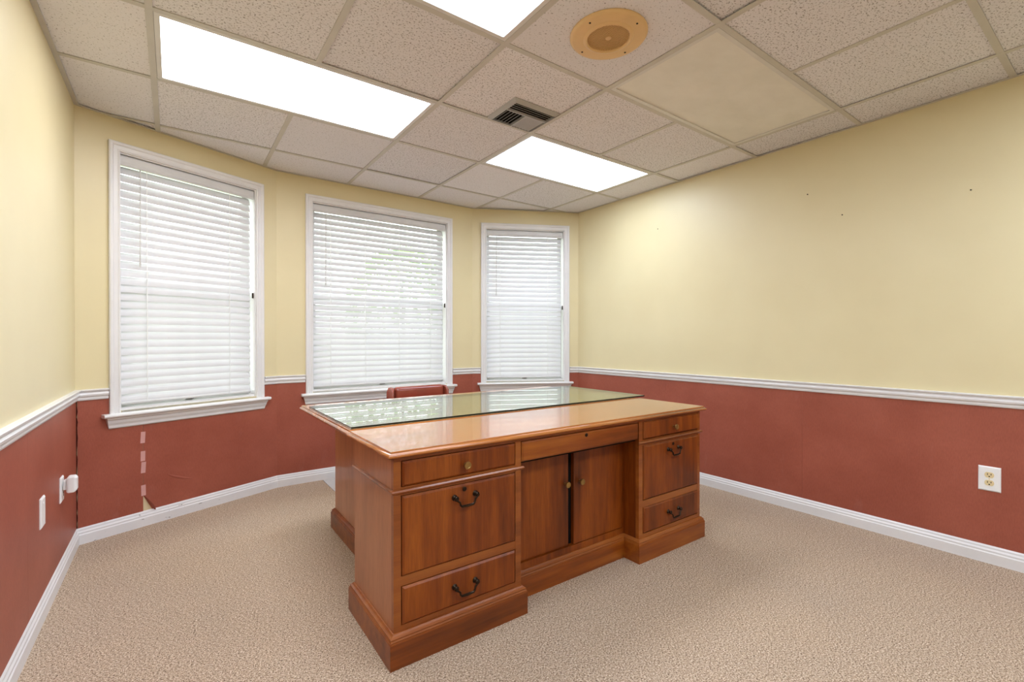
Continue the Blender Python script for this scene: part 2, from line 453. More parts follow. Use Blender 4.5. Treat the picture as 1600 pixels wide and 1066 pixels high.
for i in range(len(XS) - 1):
    for j in range(len(YS) - 1):
        if (i, j) in skip: continue
        g = 0.0045
        p = clip([(XS[i] + g, YS[j] + g), (XS[i + 1] - g, YS[j] + g), (XS[i + 1] - g, YS[j + 1] - g), (XS[i] + g, YS[j + 1] - g)],
                 [(q[0], q[1]) for q in PTS])
        if not p or parea(p) < 0.002: continue
        cx = sum(q[0] for q in p) / len(p); cy = sum(q[1] for q in p) / len(p)
        lp = [(q[0] - cx, q[1] - cy) for q in p]
        o = MB().prism(lp, 0, 0.016).build('ceiling_tile', 'tile_coarse' if (i, j) in COARSE or random.random() < 0.25 else 'tile_fine', CEILING)
        o.location = (cx, cy, CEIL + 0.0040 + random.choice((0, 0, 0, 0.0025, 0.005)))
        o.rotation_euler = (random.uniform(0, 0.003), random.uniform(-0.003, 0.003), 0)
# tees: main runners along y, cross tees between them, angle moulding along the walls
for x in GX:
    if True:
        ln = clip([(x - TW, YB), (x + TW, YB), (x + TW, 4.1), (x - TW, 4.1)], PTS)
        if x in (GX[1], GX[4]):
            for j in range(len(YS) - 1):
                i = XS.index(x)
                if (i, j) in skip and (i - 1, j) in skip: continue
                q = clip([(x - TW, YS[j] + TW), (x + TW, YS[j] + TW), (x + TW, YS[j + 1] - TW), (x - TW, YS[j + 1] - TW)], PTS)
                if q: MB().prism(q, CEIL, CEIL + 0.0035).build('ceiling_tee', 'tee', CEILING)
        else:
            MB().prism(ln, CEIL - 0.0003, CEIL + 0.0035).build('ceiling_tee', 'tee', CEILING)
for y in GY:
    xs = [XL, GX[0], GX[2], GX[3], GX[5], XR]
    for k in range(len(xs) - 1):
        q = clip([(xs[k] + TW, y - TW), (xs[k + 1] - TW, y - TW), (xs[k + 1] - TW, y + TW), (xs[k] + TW, y + TW)], PTS)
        if q and parea(q) > 0.001: MB().prism(q, CEIL, CEIL + 0.0035).build('ceiling_tee', 'tee', CEILING)
for seg, g in SEG.items():
    m0, m1 = miter(g['i']), miter((g['i'] + 1) % 6); L = g['L']; w = 0.020
    pf = [(0, CEIL - 0.0006), (w, CEIL - 0.0006), (w, CEIL + 0.002), (0.002, CEIL + 0.002), (0.002, CEIL + 0.03), (0, CEIL + 0.03)]
    o = MB().loops([[(d * m0, -d, z) for d, z in pf], [(L - d * m1, -d, z) for d, z in pf]]).build('wall_angle', 'tee', CEILING)
    o.location = (g['A'].x, g['A'].y, 0); o.rotation_euler = (0, 0, g['ang'])

FLAB = {(1, 7): 'lit warm white fluorescent ceiling panel in front of the window by the left corner',
        (4, 7): 'lit cool white fluorescent ceiling panel next to the square air vent',
        (1, 5): 'lit cool white fluorescent ceiling panel beside the round tan speaker',
        (4, 5): 'unlit fluorescent ceiling panel with a dusty beige diffuser',
        (1, 2): 'unseen lit ceiling panel added behind the camera by the left wall to light the room',
        (4, 2): 'unseen lit ceiling panel added behind the camera by the right wall to light the room'}
for i, j, lens in FIX:
    x0, x1, y0, y1 = XS[i] + TW + 0.001, XS[i + 2] - TW - 0.001, YS[j] + TW + 0.001, YS[j + 1] - TW - 0.001
    cx, cy = (x0 + x1) / 2, (y0 + y1) / 2
    r = tag(empty('ceiling_light', (cx, cy, CEIL)), FLAB[(i, j)], 'ceiling light', 'two by four ceiling panels')
    hx, hy = (x1 - x0) / 2, (y1 - y0) / 2; fw = 0.020
    m = MB()
    m.prism([(-hx, -hy), (hx, -hy), (hx - fw, -hy + fw), (-hx + fw, -hy + fw)], 0.000, 0.010)
    m.prism([(hx, -hy), (hx, hy), (hx - fw, hy - fw), (hx - fw, -hy + fw)], 0.000, 0.010)
    m.prism([(hx, hy), (-hx, hy), (-hx + fw, hy - fw), (hx - fw, hy - fw)], 0.000, 0.010)
    m.prism([(-hx, hy), (-hx, -hy), (-hx + fw, -hy + fw), (-hx + fw, hy - fw)], 0.000, 0.010)
    m.build('door_frame', 'metal_white', r)
    MB().box(-hx + fw - 0.002, hx - fw + 0.002, -hy + fw - 0.002, hy - fw + 0.002, 0.006, 0.009).build('diffuser', lens, r)
    h = MB(); h.box(-hx, hx, -hy, hy, 0.098, 0.100); h.box(-hx, -hx + 0.002, -hy, hy, 0.010, 0.098); h.box(hx - 0.002, hx, -hy, hy, 0.010, 0.098)
    h.box(-hx, hx, -hy, -hy + 0.002, 0.010, 0.098); h.box(-hx, hx, hy - 0.002, hy, 0.010, 0.098); h.build('housing', 'metal_white', r)

# air vent (square three-way diffuser)
VX0, VX1, VY0, VY1 = 1.445, 1.757, 1.968, 2.245
r = tag(empty('air_vent', ((VX0 + VX1) / 2, (VY0 + VY1) / 2, CEIL)), 'square grey three-way air vent set into a ceiling tile', 'air vent')
hx, hy = (VX1 - VX0) / 2, (VY1 - VY0) / 2; fw = 0.022
def slope(m, a, b, c, d):  # bevelled frame side
    m.add([(a[0], a[1], 0.003), (b[0], b[1], 0.003), (c[0], c[1], -0.012), (d[0], d[1], -0.012), (a[0], a[1], 0.006), (b[0], b[1], 0.006), (c[0], c[1], 0.006), (d[0], d[1], 0.006)],
          [(0, 1, 2, 3), (7, 6, 5, 4), (0, 4, 5, 1), (1, 5, 6, 2), (2, 6, 7, 3), (3, 7, 4, 0)])
m = MB(); ix, iy = hx - fw, hy - fw
slope(m, (-hx, -hy), (hx, -hy), (ix, -iy), (-ix, -iy)); slope(m, (hx, -hy), (hx, hy), (ix, iy), (ix, -iy))
slope(m, (hx, hy), (-hx, hy), (-ix, iy), (ix, iy)); slope(m, (-hx, hy), (-hx, -hy), (-ix, -iy), (-ix, iy))
m.build('frame', 'vent', r)
MB().box(-ix, ix, -iy, iy, 0.0000, 0.0035).build('duct_opening', 'dark', r)
def blade(name, x0, x1, y0, y1, tx, ty):
    cx, cy = (x0 + x1) / 2, (y0 + y1) / 2
    o = MB().box(-(x1 - x0) / 2, (x1 - x0) / 2, -(y1 - y0) / 2, (y1 - y0) / 2, -0.0008, 0.0008).build(name, 'vent', r)
    o.location = (cx, cy, -0.007); o.rotation_euler = (tx, ty, 0)
yb = -iy + 0.36 * 2 * iy
for k in range(4):
    y = -iy + 0.010 + k * (yb + iy - 0.010) / 4
    blade('louver', -ix, ix, y, y + 0.014, math.radians(36), 0)
MB().box(-ix, ix, yb - 0.003, yb + 0.003, -0.014, 0.002).build('divider', 'vent', r)
MB().box(-0.003, 0.003, yb + 0.003, iy, -0.013, 0.001).build('divider', 'vent', r)
for k in range(6):
    x = -ix + 0.008 + k * (ix - 0.008) / 6
    blade('louver', x, x + 0.013, yb + 0.003, iy, 0, math.radians(-40))
    x = 0.006 + k * (ix - 0.008) / 6
    blade('louver', x, x + 0.016, yb + 0.003, iy, 0, math.radians(32))

# round speaker
SPK = (1.462, 1.340)
r = tag(empty('ceiling_speaker', (SPK[0], SPK[1], CEIL)), 'round tan ceiling speaker with a woven metal grille', 'speaker')
def ringlathe(m, prof, n=48):
    rings = []
    for rr, h in prof: rings.append([(rr * math.cos(2 * math.pi * i / n), rr * math.sin(2 * math.pi * i / n), h) for i in range(n)])
    vs = [p for q in rings for p in q]; fs = []
    K = len(prof)
    for k in range(K):
        for i in range(n):
            j = (i + 1) % n; k2 = (k + 1) % K
            fs.append((k * n + i, k * n + j, k2 * n + j, k2 * n + i))
    m.add(vs, fs)
m = MB(); ringlathe(m, [(0.158, 0.003), (0.158, -0.003), (0.153, -0.009), (0.145, -0.011), (0.104, -0.011), (0.098, -0.016), (0.090, -0.017), (0.086, -0.013), (0.085, -0.002), (0.085, 0.003)])
m.build('flange', 'speaker', r, smooth=True)
MB().lathe([(0.0855, -0.0035), (0.0855, 0.0035)], n=36).build('grille_back', 'dark', r)
g = MB(); st = 0.0078; N = int(0.085 / st)
for k in range(-N, N + 1):
    c = k * st; h = math.sqrt(max(0, 0.0855 ** 2 - c * c))
    g.box(c - 0.0019, c + 0.0019, -h, h, -0.0085, -0.0060); g.box(-h, h, c - 0.0015, c + 0.0015, -0.0078, -0.0055)
g.build('grille', 'speaker_mesh', r)
MB().lathe([(0.012, -0.0090), (0.012, -0.0115), (0.010, -0.0125)], n=20).build('badge', 'speaker', r)
for k in range(4):
    a = math.radians(10 + 90 * k)
    MB().lathe([(0.0042, -0.0105), (0.0042, -0.0125)], (0.132 * math.cos(a), 0.132 * math.sin(a), 0), n=10).build('screw', 'bronze', r)

# ------------------------------------------------------------------ windows with blinds
NS = 30
WNAME = {'bay_left': ('window by the left corner', 2, 68, 0.045), 'bay_middle': ('wide middle window of the bay', 4, 63, 0.033), 'bay_right': ('narrow window by the right wall', 2, 66, 0.045)}
for n_w, seg in enumerate(('bay_left', 'bay_middle', 'bay_right'), 1):
    a, b = WIN[seg]; w = b - a
    r = structure(frame('window_%d' % n_w, seg, a, 0))
    # jamb liner
    m = MB(); jd = 0.135
    m.box(0, 0.010, 0, jd, WZ0, WZ1); m.box(w - 0.010, w, 0, jd, WZ0, WZ1); m.box(0.010, w - 0.010, 0, jd, WZ1 - 0.010, WZ1)
    m.box(0.010, w - 0.010, 0.012, jd, WZ0, WZ0 + 0.012); m.build('jamb', 'trim', r)
    # casing: profiled legs and head
    pf = [(0.000, 0.000), (0.000, 0.012), (0.006, 0.015), (0.012, 0.012), (0.030, 0.013), (0.036, 0.019), (0.046, 0.021), (CAS, 0.018), (CAS, 0.000)]
    zb = WZ0 - 0.012
    for sgn, x0 in ((-1, 0.004), (1, w - 0.004)):
        rg = [[(x0 + sgn * d, -h, zb) for d, h in pf], [(x0 + sgn * d, -h, WZ1 - 0.004 + d) for d, h in pf]]
        MB().loops(rg).build('casing', 'trim', r)
    rg = [[(0.004 - d, -h, WZ1 - 0.004 + d) for d, h in pf], [(w - 0.004 + d, -h, WZ1 - 0.004 + d) for d, h in pf]]
    MB().loops(rg).build('casing', 'trim', r)
    # stool and apron
    pr = [(0.012, zb), (0.012, zb - 0.022), (-0.040, zb - 0.022), (-0.048, zb - 0.017), (-0.050, zb - 0.010), (-0.047, zb - 0.003), (-0.042, zb)]
    e0, e1 = -0.082, w + 0.082
    m = MB(); m.loops([[(e0, y, z) for y, z in pr], [(e1, y, z) for y, z in pr]])
    m.box(0.010, w - 0.010, 0.0, 0.012, zb - 0.010, WZ0 + 0.001)
    m.build('stool', 'trim', r, bevel=0.0015)
    zt = zb - 0.022
    pa = [(0.004, zt), (-0.034, zt), (-0.034, zt - 0.008), (-0.026, zt - 0.016), (-0.023, zt - 0.030), (-0.016, zt - 0.044), (-0.014, zt - 0.058), (-0.008, zt - 0.064), (0.004, zt - 0.064)]
    rg = [[(-0.050 - (z - zt + 0.064) * 0.25, y, z) for y, z in pa], [(w + 0.050 + (z - zt + 0.064) * 0.25, y, z) for y, z in pa]]
    MB().loops(rg).build('apron', 'trim', r)
    # sashes and glass
    zm = 1.425
    def sash(z0, z1, y0):
        m = MB(); f = 0.035
        m.box(0.010, 0.010 + f, y0, y0 + 0.025, z0, z1); m.box(w - 0.010 - f, w - 0.010, y0, y0 + 0.025, z0, z1)
        m.box(0.010 + f, w - 0.010 - f, y0, y0 + 0.025, z0, z0 + f); m.box(0.010 + f, w - 0.010 - f, y0, y0 + 0.025, z1 - f, z1)
        s = m.build('sash', 'sash', r)
        MB().box(0.010 + f, w - 0.010 - f, y0 + 0.010, y0 + 0.014, z0 + f, z1 - f).build('pane', 'pane', s)
        return s
    lo = sash(WZ0 + 0.012, zm + 0.016, 0.080); up = sash(zm - 0.016, WZ1 - 0.010, 0.106)
    MB().box(w * 0.5 - 0.022, w * 0.5 + 0.022, 0.070, 0.080, WZ0 + 0.020, WZ0 + 0.030).build('sash_lift', 'bronze', lo)
    m = MB(); m.box(w - 0.020, w - 0.0105, 0.016, 0.026, zm - 0.022, zm + 0.016); m.build('cord_cleat', 'bronze', r, bevel=0.002)

    # blind: its own thing hanging in the opening
    lab, nl, tilt, _x = WNAME[seg]
    bl = frame('window_blind', seg, a, WZ1)
    tag(bl, 'white horizontal slat blind lowered in the ' + lab, 'blind', 'white slat blinds in the bay')
    bx0, bx1 = 0.013, w - 0.028; by = 0.040; z0 = -WZ1
    m = MB(); m.box(bx0 - 0.001, bx1 + 0.012, 0.018, 0.064, 2.130 + z0, 2.174 + z0); m.build('headrail', 'sash', bl, bevel=0.002)
    v = MB(); v.loops([[(x, y, z + z0) for y, z in ((0.016, 2.112), (0.009, 2.112), (0.006, 2.118), (0.008, 2.126), (0.006, 2.134), (0.006, 2.160), (0.010, 2.170), (0.016, 2.172))] for x in (bx0 - 0.001, bx1 + 0.013)])
    v.build('valance', 'sash', bl)
    zt, zb2 = 2.092, 0.766; dz = (zt - zb2) / (NS - 1); hw = 0.025
    prof = [(-hw, 0.0), (-hw * 0.5, 0.0024), (0, 0.0032), (hw * 0.5, 0.0024), (hw, 0.0), (hw, -0.0018), (hw * 0.5, 0.0006), (0, 0.0014), (-hw * 0.5, 0.0006), (-hw, -0.0018)]
    sm = MB().loops([[(x, y, z) for y, z in prof] for x in (bx0, bx1)]).build('slat', 'slat', bl)
    for k in range(NS):
        o = sm if k == 0 else instance(sm, bl)
        o.location = (random.uniform(-0.0012, 0.0012), by, zt - k * dz + z0)
        o.rotation_euler = (math.radians(tilt + random.uniform(-1.0, 1.0)), 0, random.uniform(-0.0006, 0.0006))
    MB().box(bx0, bx1, by - 0.020, by + 0.020, 0.728 + z0, 0.743 + z0).build('bottom_rail', 'sash', bl, bevel=0.004, loc=None)
    lad = [0.147, 0.63] if nl == 2 else [0.147, 0.428, 0.727, 1.028]
    if seg == 'bay_right': lad = [0.145, 0.62]
    for x in lad:
        m = MB()
        m.box(x - 0.0020, x + 0.0020, by - 0.0185, by - 0.0175, 0.740 + z0, 2.13 + z0); m.box(x - 0.0012, x + 0.0012, by + 0.0175, by + 0.0185, 0.740 + z0, 2.13 + z0)
        m.build('ladder_cord', 'cord', bl)
    xw = 0.106
    MB().tube([(xw, 0.002, 2.112 + z0), (xw, 0.000, 2.08 + z0), (xw - 0.003, -0.003, 1.58 + z0)], 0.0038, 6).build('tilt_wand', 'sash', bl, smooth=True)
    MB().tube([(xw - 0.003, -0.003, 1.585 + z0), (xw - 0.0033, -0.003, 1.535 + z0)], [0.0045, 0.0062], 8).build('wand_grip', 'sash', bl, smooth=True)

# ------------------------------------------------------------------ credenza in front
FRONT = 1.512
def knob(parent, x, y, z):
    return MB().lathe([(0.006, 0), (0.005, 0.008), (0.006, 0.013), (0.0135, 0.018), (0.0145, 0.022), (0.0135, 0.026), (0.009, 0.0265), (0.008, 0.025), (0.002, 0.025)], (x, y, z), 'y', 14).build('knob', 'brass', parent)
def pull(parent, x, y, z, f=-1):
    m = MB()
    for s in (-1, 1):
        m.lathe([(0.0115, 0), (0.0115, 0.002), (0.008, 0.005), (0.0055, 0.010), (0.0085, 0.015), (0.0095, 0.019), (0.007, 0.023), (0.002, 0.024)], (x + s * 0.044, y, z), 'y', 12)
    pts = [(x - 0.044, y - 0.016, z), (x - 0.040, y - 0.020, z - 0.008), (x - 0.032, y - 0.022, z - 0.014), (x - 0.030, y - 0.022, z - 0.024), (x - 0.024, y - 0.022, z - 0.030), (x, y - 0.022, z - 0.031),
           (x + 0.024, y - 0.022, z - 0.030), (x + 0.030, y - 0.022, z - 0.024), (x + 0.032, y - 0.022, z - 0.014), (x + 0.040, y - 0.020, z - 0.008), (x + 0.044, y - 0.016, z)]
    m.tube(pts, [0.004, 0.004, 0.0035, 0.004, 0.0045, 0.005, 0.0045, 0.004, 0.0035, 0.004, 0.004], 8)
    return m.build('handle', 'bronze', parent, smooth=True)
def lock(parent, x, y, z):
    o = MB().lathe([(0.0085, 0), (0.0085, 0.003), (0.007, 0.004)], (x, y, z), 'y', 16).build('lock', 'bronze', parent)
    MB().box(x - 0.001, x + 0.001, y - 0.0046, y - 0.0038, z - 0.004, z + 0.003).build('keyhole', 'dark', o)
    return o
def drawer(parent, x0, x1, z0, z1, y, mat='wood_v', proud=0.007, name='drawer'):
    # bevelled slab with a lipped front
    w = 0.007
    m = MB(); yf = y - proud
    m.loops([[(x0, y + 0.018, z0), (x1, y + 0.018, z0), (x1, y + 0.018, z1), (x0, y + 0.018, z1)],
             [(x0, y - 0.001, z0), (x1, y - 0.001, z0), (x1, y - 0.001, z1), (x0, y - 0.001, z1)],
             [(x0 + w, yf, z0 + w), (x1 - w, yf, z0 + w), (x1 - w, yf, z1 - w), (x0 + w, yf, z1 - w)]])
    return m.build(name, mat, parent)

CR = tag(empty('credenza', (0, 0, 0)), 'walnut credenza with two drawer pedestals, double doors and bare polished top', 'credenza')
X0, X1, XA, XB = 0.600, 2.398, 1.138, 1.872
YBK = 1.930; YD = 1.612
# carcass
m = MB()
m.box(X0, X0 + 0.018, FRONT + 0.020, YBK, 0.0, 0.706); m.build('side_panel', 'wood_side_sheen', CR)
m = MB(); m.box(X1 - 0.018, X1, FRONT + 0.020, YBK, 0.0, 0.706); m.build('side_panel', 'wood_side_sheen', CR)
MB().box(X0 + 0.018, X1 - 0.018, YBK - 0.012, YBK, 0.0, 0.706).build('back_panel', 'wood_side_sheen', CR)
m = MB(); m.box(XA - 0.018, XA, FRONT + 0.020, YBK - 0.012, 0, 0.706); m.build('partition', 'wood_v', CR)
m = MB(); m.box(XB, XB + 0.018, FRONT + 0.020, YBK - 0.012, 0, 0.706); m.build('partition', 'wood_v', CR)
m = MB()
for a, b in ((X0, 0.6265), (1.1105, XA), (XB, 1.9025), (2.3755, X1)):
    m.box(a, b, FRONT, FRONT + 0.020, 0.0, 0.706)
for a, b in ((0.6265, 1.1105), (1.9025, 2.3755)):
    for z0, z1 in ((0.100, 0.1315), (0.2655, 0.2985), (0.5755, 0.6035), (0.6945, 0.706)):
        m.box(a, b, FRONT + 0.001, FRONT + 0.020, z0, z1)
m.box(XA, XB, FRONT + 0.001, FRONT + 0.020, 0.6955, 0.706)
m.build('face_frame', 'wood_mould', CR)
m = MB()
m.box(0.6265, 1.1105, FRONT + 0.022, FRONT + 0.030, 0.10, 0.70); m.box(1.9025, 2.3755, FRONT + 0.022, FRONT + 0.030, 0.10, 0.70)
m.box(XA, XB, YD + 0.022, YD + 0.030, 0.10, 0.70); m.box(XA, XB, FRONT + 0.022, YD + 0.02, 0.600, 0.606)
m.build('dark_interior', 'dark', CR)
m = MB(); m.box(XA, XB, YD - 0.004, YD + 0.020, 0.095, 0.1420); m.box(XA, XA + 0.004, YD, YD + 0.020, 0.142, 0.60); m.box(1.856, XB, YD - 0.002, YD + 0.020, 0.142, 0.60)
m.build('door_surround', 'wood_v', CR)
# waist moulding around each pedestal
def waist(x0, x1, y0, y1, z):
    pl = [(x0, y0), (x1, y0), (x1, y1), (x0, y1)]
    return MB().stack(pl, [(-0.001, z - 0.008), (0.004, z - 0.008), (0.010, z - 0.003), (0.011, z + 0.001), (0.008, z + 0.006), (-0.001, z + 0.007)]).build('waist_moulding', 'wood_mould', CR)
def waist_run(x0, x1, y, z, side):
    # front strip, and the return down the outer side
    pf = [(0.0, -0.008), (0.004, -0.008), (0.010, -0.003), (0.011, 0.001), (0.008, 0.006), (0.0, 0.007)]
    m = MB()
    a = (lambda d: x0 - d) if side != 'none' else (lambda d: x0)
    b = (lambda d: x1 + d)
    m.loops([[(x0 - d, y - d, z + h) for d, h in pf], [(x1 + d, y - d, z + h) for d, h in pf]])
    if side == 'left': m.loops([[(x0 - d, YBK, z + h) for d, h in pf], [(x0 - d, y - d, z + h) for d, h in pf]])
    else: m.loops([[(x1 + d, y - d, z + h) for d, h in pf], [(x1 + d, YBK, z + h) for d, h in pf]])
    return m.build('waist_moulding', 'wood_mould', CR)
waist_run(X0, XA, FRONT, 0.590, 'left'); waist_run(XB, X1, FRONT, 0.592, 'right')
# plinth
POLY = [(X0, FRONT), (XA, FRONT), (XA, YD - 0.004), (XB, YD - 0.004), (XB, FRONT), (X1, FRONT), (X1, YBK), (X0, YBK)]
MB().stack(POLY, [(0.020, 0.0), (0.020, 0.086), (0.0185, 0.0895)]).build('plinth', 'wood_h', CR)
MB().stack(POLY, [(0.0175, 0.0895), (0.0175, 0.093), (0.015, 0.097), (0.0155, 0.102), (0.009, 0.107), (0.004, 0.112), (0.0005, 0.113)]).build('plinth_moulding', 'wood_mould', CR)
# top
TOPP = [(X0, FRONT), (X1, FRONT), (X1, YBK - 0.006), (X0, YBK - 0.006)]
MB().stack(TOPP, [(0.004, 0.7060), (0.014, 0.7075), (0.022, 0.7105), (0.0265, 0.7150), (0.0265, 0.7190), (0.0225, 0.7245), (0.0165, 0.7275), (0.0160, 0.7315), (0.0145, 0.7330)]).build('top', 'wood_top', CR, smooth=True)
# drawers and doors
for xa, xb, zo in ((0.6300, 1.107, 0.0), (1.906, 2.372, 0.002)):
    xm = (xa + xb) / 2 + 0.005
    d = drawer(CR, xa, xb, 0.606 + zo, 0.692 + zo, FRONT); knob(d, xm, FRONT - 0.006, 0.646 + zo)
    d = drawer(CR, xa, xb, 0.301 + zo, 0.573 + zo, FRONT); pull(d, xm, FRONT - 0.006, 0.530 + zo); lock(d, xm - 0.002, FRONT - 0.006, 0.555 + zo)
    d = drawer(CR, xa, xb, 0.134 + zo, 0.263 + zo, FRONT); pull(d, xm, FRONT - 0.006, 0.203 + zo)
d = drawer(CR, 1.143, 1.867, 0.612, 0.693, FRONT + 0.003, 'wood_h', 0.006); lock(d, 1.505, FRONT - 0.002, 0.678)
d = drawer(CR, 1.143, 1.492, 0.145, 0.598, YD + 0.004, 'wood_v', 0.003, 'door'); knob(d, 1.470, YD + 0.001, 0.438)
d = drawer(CR, 1.522, 1.855, 0.145, 0.598, YD - 0.002, 'wood_v', 0.003, 'door'); knob(d, 1.556, YD - 0.005, 0.438)

# ------------------------------------------------------------------ executive desk behind
EX = tag(empty('executive_desk', (0, 0, 0)), 'walnut executive desk under a sheet of glass, behind the credenza', 'desk')
EY0, EY1 = 1.985, 2.845; EP = [(0.770, 1.250), (1.735, 2.215)]
TE = [(0.606, EY0 - 0.004), (2.394, EY0 - 0.004), (2.394, EY1), (0.606, EY1)]
MB().stack(TE, [(-0.020, 0.686), (-0.004, 0.689), (-0.002, 0.700), (0.004, 0.7030), (0.014, 0.7050), (0.022, 0.7080), (0.0255, 0.7125), (0.0255, 0.7165), (0.0215, 0.7220), (0.0160, 0.7250), (0.0155, 0.7300), (0.014, 0.7315)]).build('top', 'wood_top', EX, smooth=True)
for a, b in EP:
    MB().box(a, a + 0.018, EY0, EY1 - 0.004, 0, 0.686).build('side_panel', 'wood_side_sheen', EX)
    MB().box(b - 0.018, b, EY0, EY1 - 0.004, 0, 0.686).build('side_panel', 'wood_side_sheen', EX)
    MB().box(a + 0.018, b - 0.018, EY0, EY0 + 0.015, 0, 0.686).build('back_panel', 'wood_v', EX)
    pl = [(a, EY0), (b, EY0), (b, EY1), (a, EY1)]
    MB().stack(pl, [(0.020, 0.0), (0.020, 0.086), (0.0185, 0.0895)]).build('plinth', 'wood_h', EX)
    MB().stack(pl, [(0.0175, 0.0895), (0.0175, 0.093), (0.015, 0.097), (0.0155, 0.102), (0.009, 0.107), (0.004, 0.112), (0.0005, 0.113)]).build('plinth_moulding', 'wood_mould', EX)
    for z0, z1 in ((0.130, 0.395), (0.405, 0.540), (0.550, 0.680)):
        w = 0.007; m = MB(); p, q = a + 0.020, b - 0.020
        m.loops([[(p, EY1 - 0.02, z0), (q, EY1 - 0.02, z0), (q, EY1 - 0.02, z1), (p, EY1 - 0.02, z1)], [(p, EY1 + 0.001, z0), (q, EY1 + 0.001, z0), (q, EY1 + 0.001, z1), (p, EY1 + 0.001, z1)],
                 [(p + w, EY1 + 0.007, z0 + w), (q - w, EY1 + 0.007, z0 + w), (q - w, EY1 + 0.007, z1 - w), (p + w, EY1 + 0.007, z1 - w)]])
        dr = m.build('drawer', 'wood_v', EX)
        MB().lathe([(0.006, 0), (0.005, -0.010), (0.0135, -0.018), (0.0145, -0.022), (0.010, -0.026)], ((p + q) / 2, EY1 + 0.007, (z0 + z1) / 2), 'y', 14).build('knob', 'brass', dr)
MB().box(1.250, 1.735, EY0 + 0.10, EY0 + 0.118, 0.10, 0.686).build('modesty_panel', 'wood_v', EX)
dd = MB().box(1.256, 1.729, EY1 - 0.03, EY1 + 0.004, 0.610, 0.680).build('drawer', 'wood_h', EX, bevel=0.004)
# glass sheet on the desk
GL = tag(empty('glass_desk_sheet', (1.56, 2.33, 0.7318)), 'clear greenish glass sheet lying on the executive desk, overhanging its right end', 'glass sheet')
gx0, gx1, gy0, gy1 = 0.603, 2.515, 1.986, 2.735
m = MB(); m.box(gx0 - 1.56, gx1 - 1.56, gy0 - 2.33, gy1 - 2.33, 0.0, 0.008)
gl = m.build('pane', 'desk_glass', GL)
gl.data.materials.append(MAT['glass_edge'])
for p in gl.data.polygons:
    if abs(p.normal.z) < 0.5 : p.material_index = 1

# ------------------------------------------------------------------ chair behind the desk
CH = tag(empty('office_chair', (1.506, 3.30, 0.0)), 'oxblood leather low-back swivel chair tucked behind the glass-topped desk', 'chair')
def pad(m, x0, x1, y0, y1, z0, z1, rr=0.03, n=4):
    # rounded pad, as stacked rounded rectangles
    def rr_ring(ins, z):
        pts = []; r2 = max(0.002, rr - 0)
        for cx, cy, a0 in ((x1 - rr, y1 - rr, 0), (x0 + rr, y1 - rr, 90), (x0 + rr, y0 + rr, 180), (x1 - rr, y0 + rr, 270)):
            for k in range(n + 1):
                a = math.radians(a0 + 90 * k / n); q = rr - ins
                pts.append((cx + q * math.cos(a), cy + q * math.sin(a), z))
        return pts
    lay = []
    R2 = min(rr * 0.9, (z1 - z0) / 2)
    for k in range(n + 1):
        a = math.pi / 2 * k / n; lay.append((R2 * (1 - math.sin(a)), z0 + R2 * (1 - math.cos(a))))
    for k in range(n + 1):
        a = math.pi / 2 * k / n; lay.append((R2 * (1 - math.cos(a)), z1 - R2 * (1 - math.sin(a))))
    m.loops([rr_ring(i, z) for i, z in lay])
CW = 0.226
m = MB(); pad(m, -CW + 0.03, CW - 0.012, -0.035, 0.040, 0.46, 0.757, 0.034)
bk = m.build('backrest', 'leather', CH, smooth='all')
for s in (-1, 1):
    m = MB()
    for k in range(5):
        y = -0.042 + k * 0.021
        m.tube([(s * (CW - 0.010), y, 0.45), (s * (CW - 0.004), y - 0.004, 0.58), (s * (CW - 0.004), y - 0.006, 0.718), (s * (CW - 0.012), y * 0.8, 0.742), (s * (CW - 0.026), y * 0.6, 0.748)], [0.013, 0.0135, 0.013, 0.011, 0.006], 8)
    m.build('pleated_edge', 'leather', bk, smooth='all')
m = MB(); pad(m, -0.235, 0.235, -0.40, 0.02, 0.40, 0.50, 0.05); m.build('seat', 'leather', CH, smooth='all')
for s in (-1, 1):
    MB().tube([(s * 0.245, -0.02, 0.46), (s * 0.262, -0.03, 0.60), (s * 0.262, -0.10, 0.640), (s * 0.262, -0.28, 0.640), (s * 0.258, -0.32, 0.60), (s * 0.245, -0.32, 0.44)], 0.019, 8).build('armrest', 'leather', CH, smooth='all')
MB().lathe([(0.032, 0.09), (0.032, 0.22), (0.022, 0.222), (0.022, 0.385), (0.10, 0.39), (0.10, 0.402)], (0, -0.225, 0), n=16).build('gas_column', 'black_plastic', CH)
for k in range(5):
    a = 2 * math.pi * k / 5 + 0.5; c, s = math.cos(a), math.sin(a)
    lg = MB().tube([(0.02 * c, -0.225 + 0.02 * s, 0.105), (0.15 * c, -0.225 + 0.15 * s, 0.095), (0.27 * c, -0.225 + 0.27 * s, 0.072)], [0.026, 0.021, 0.016], 8).build('leg', 'black_plastic', CH, smooth='all')
    w = MB(); w.lathe([(0.024, -0.018), (0.026, -0.012), (0.026, 0.012), (0.024, 0.018)], (0, 0, 0), 'x', 16)
    wo = w.build('caster', 'black_plastic', lg); wo.location = (0.27 * c, -0.225 + 0.27 * s, 0.0325); wo.rotation_euler = (0, 0, a + math.pi / 2)
# mat under the chair
_mat = MB().prism([(0.945, 2.880), (2.06, 2.880), (2.06, 3.842), (0.945, 3.842)], 0.0005, 0.0045).build('chair_mat', 'mat', bevel=0.001)
tag(_mat, 'pale grey vinyl chair mat on the carpet behind the desk', 'chair mat')

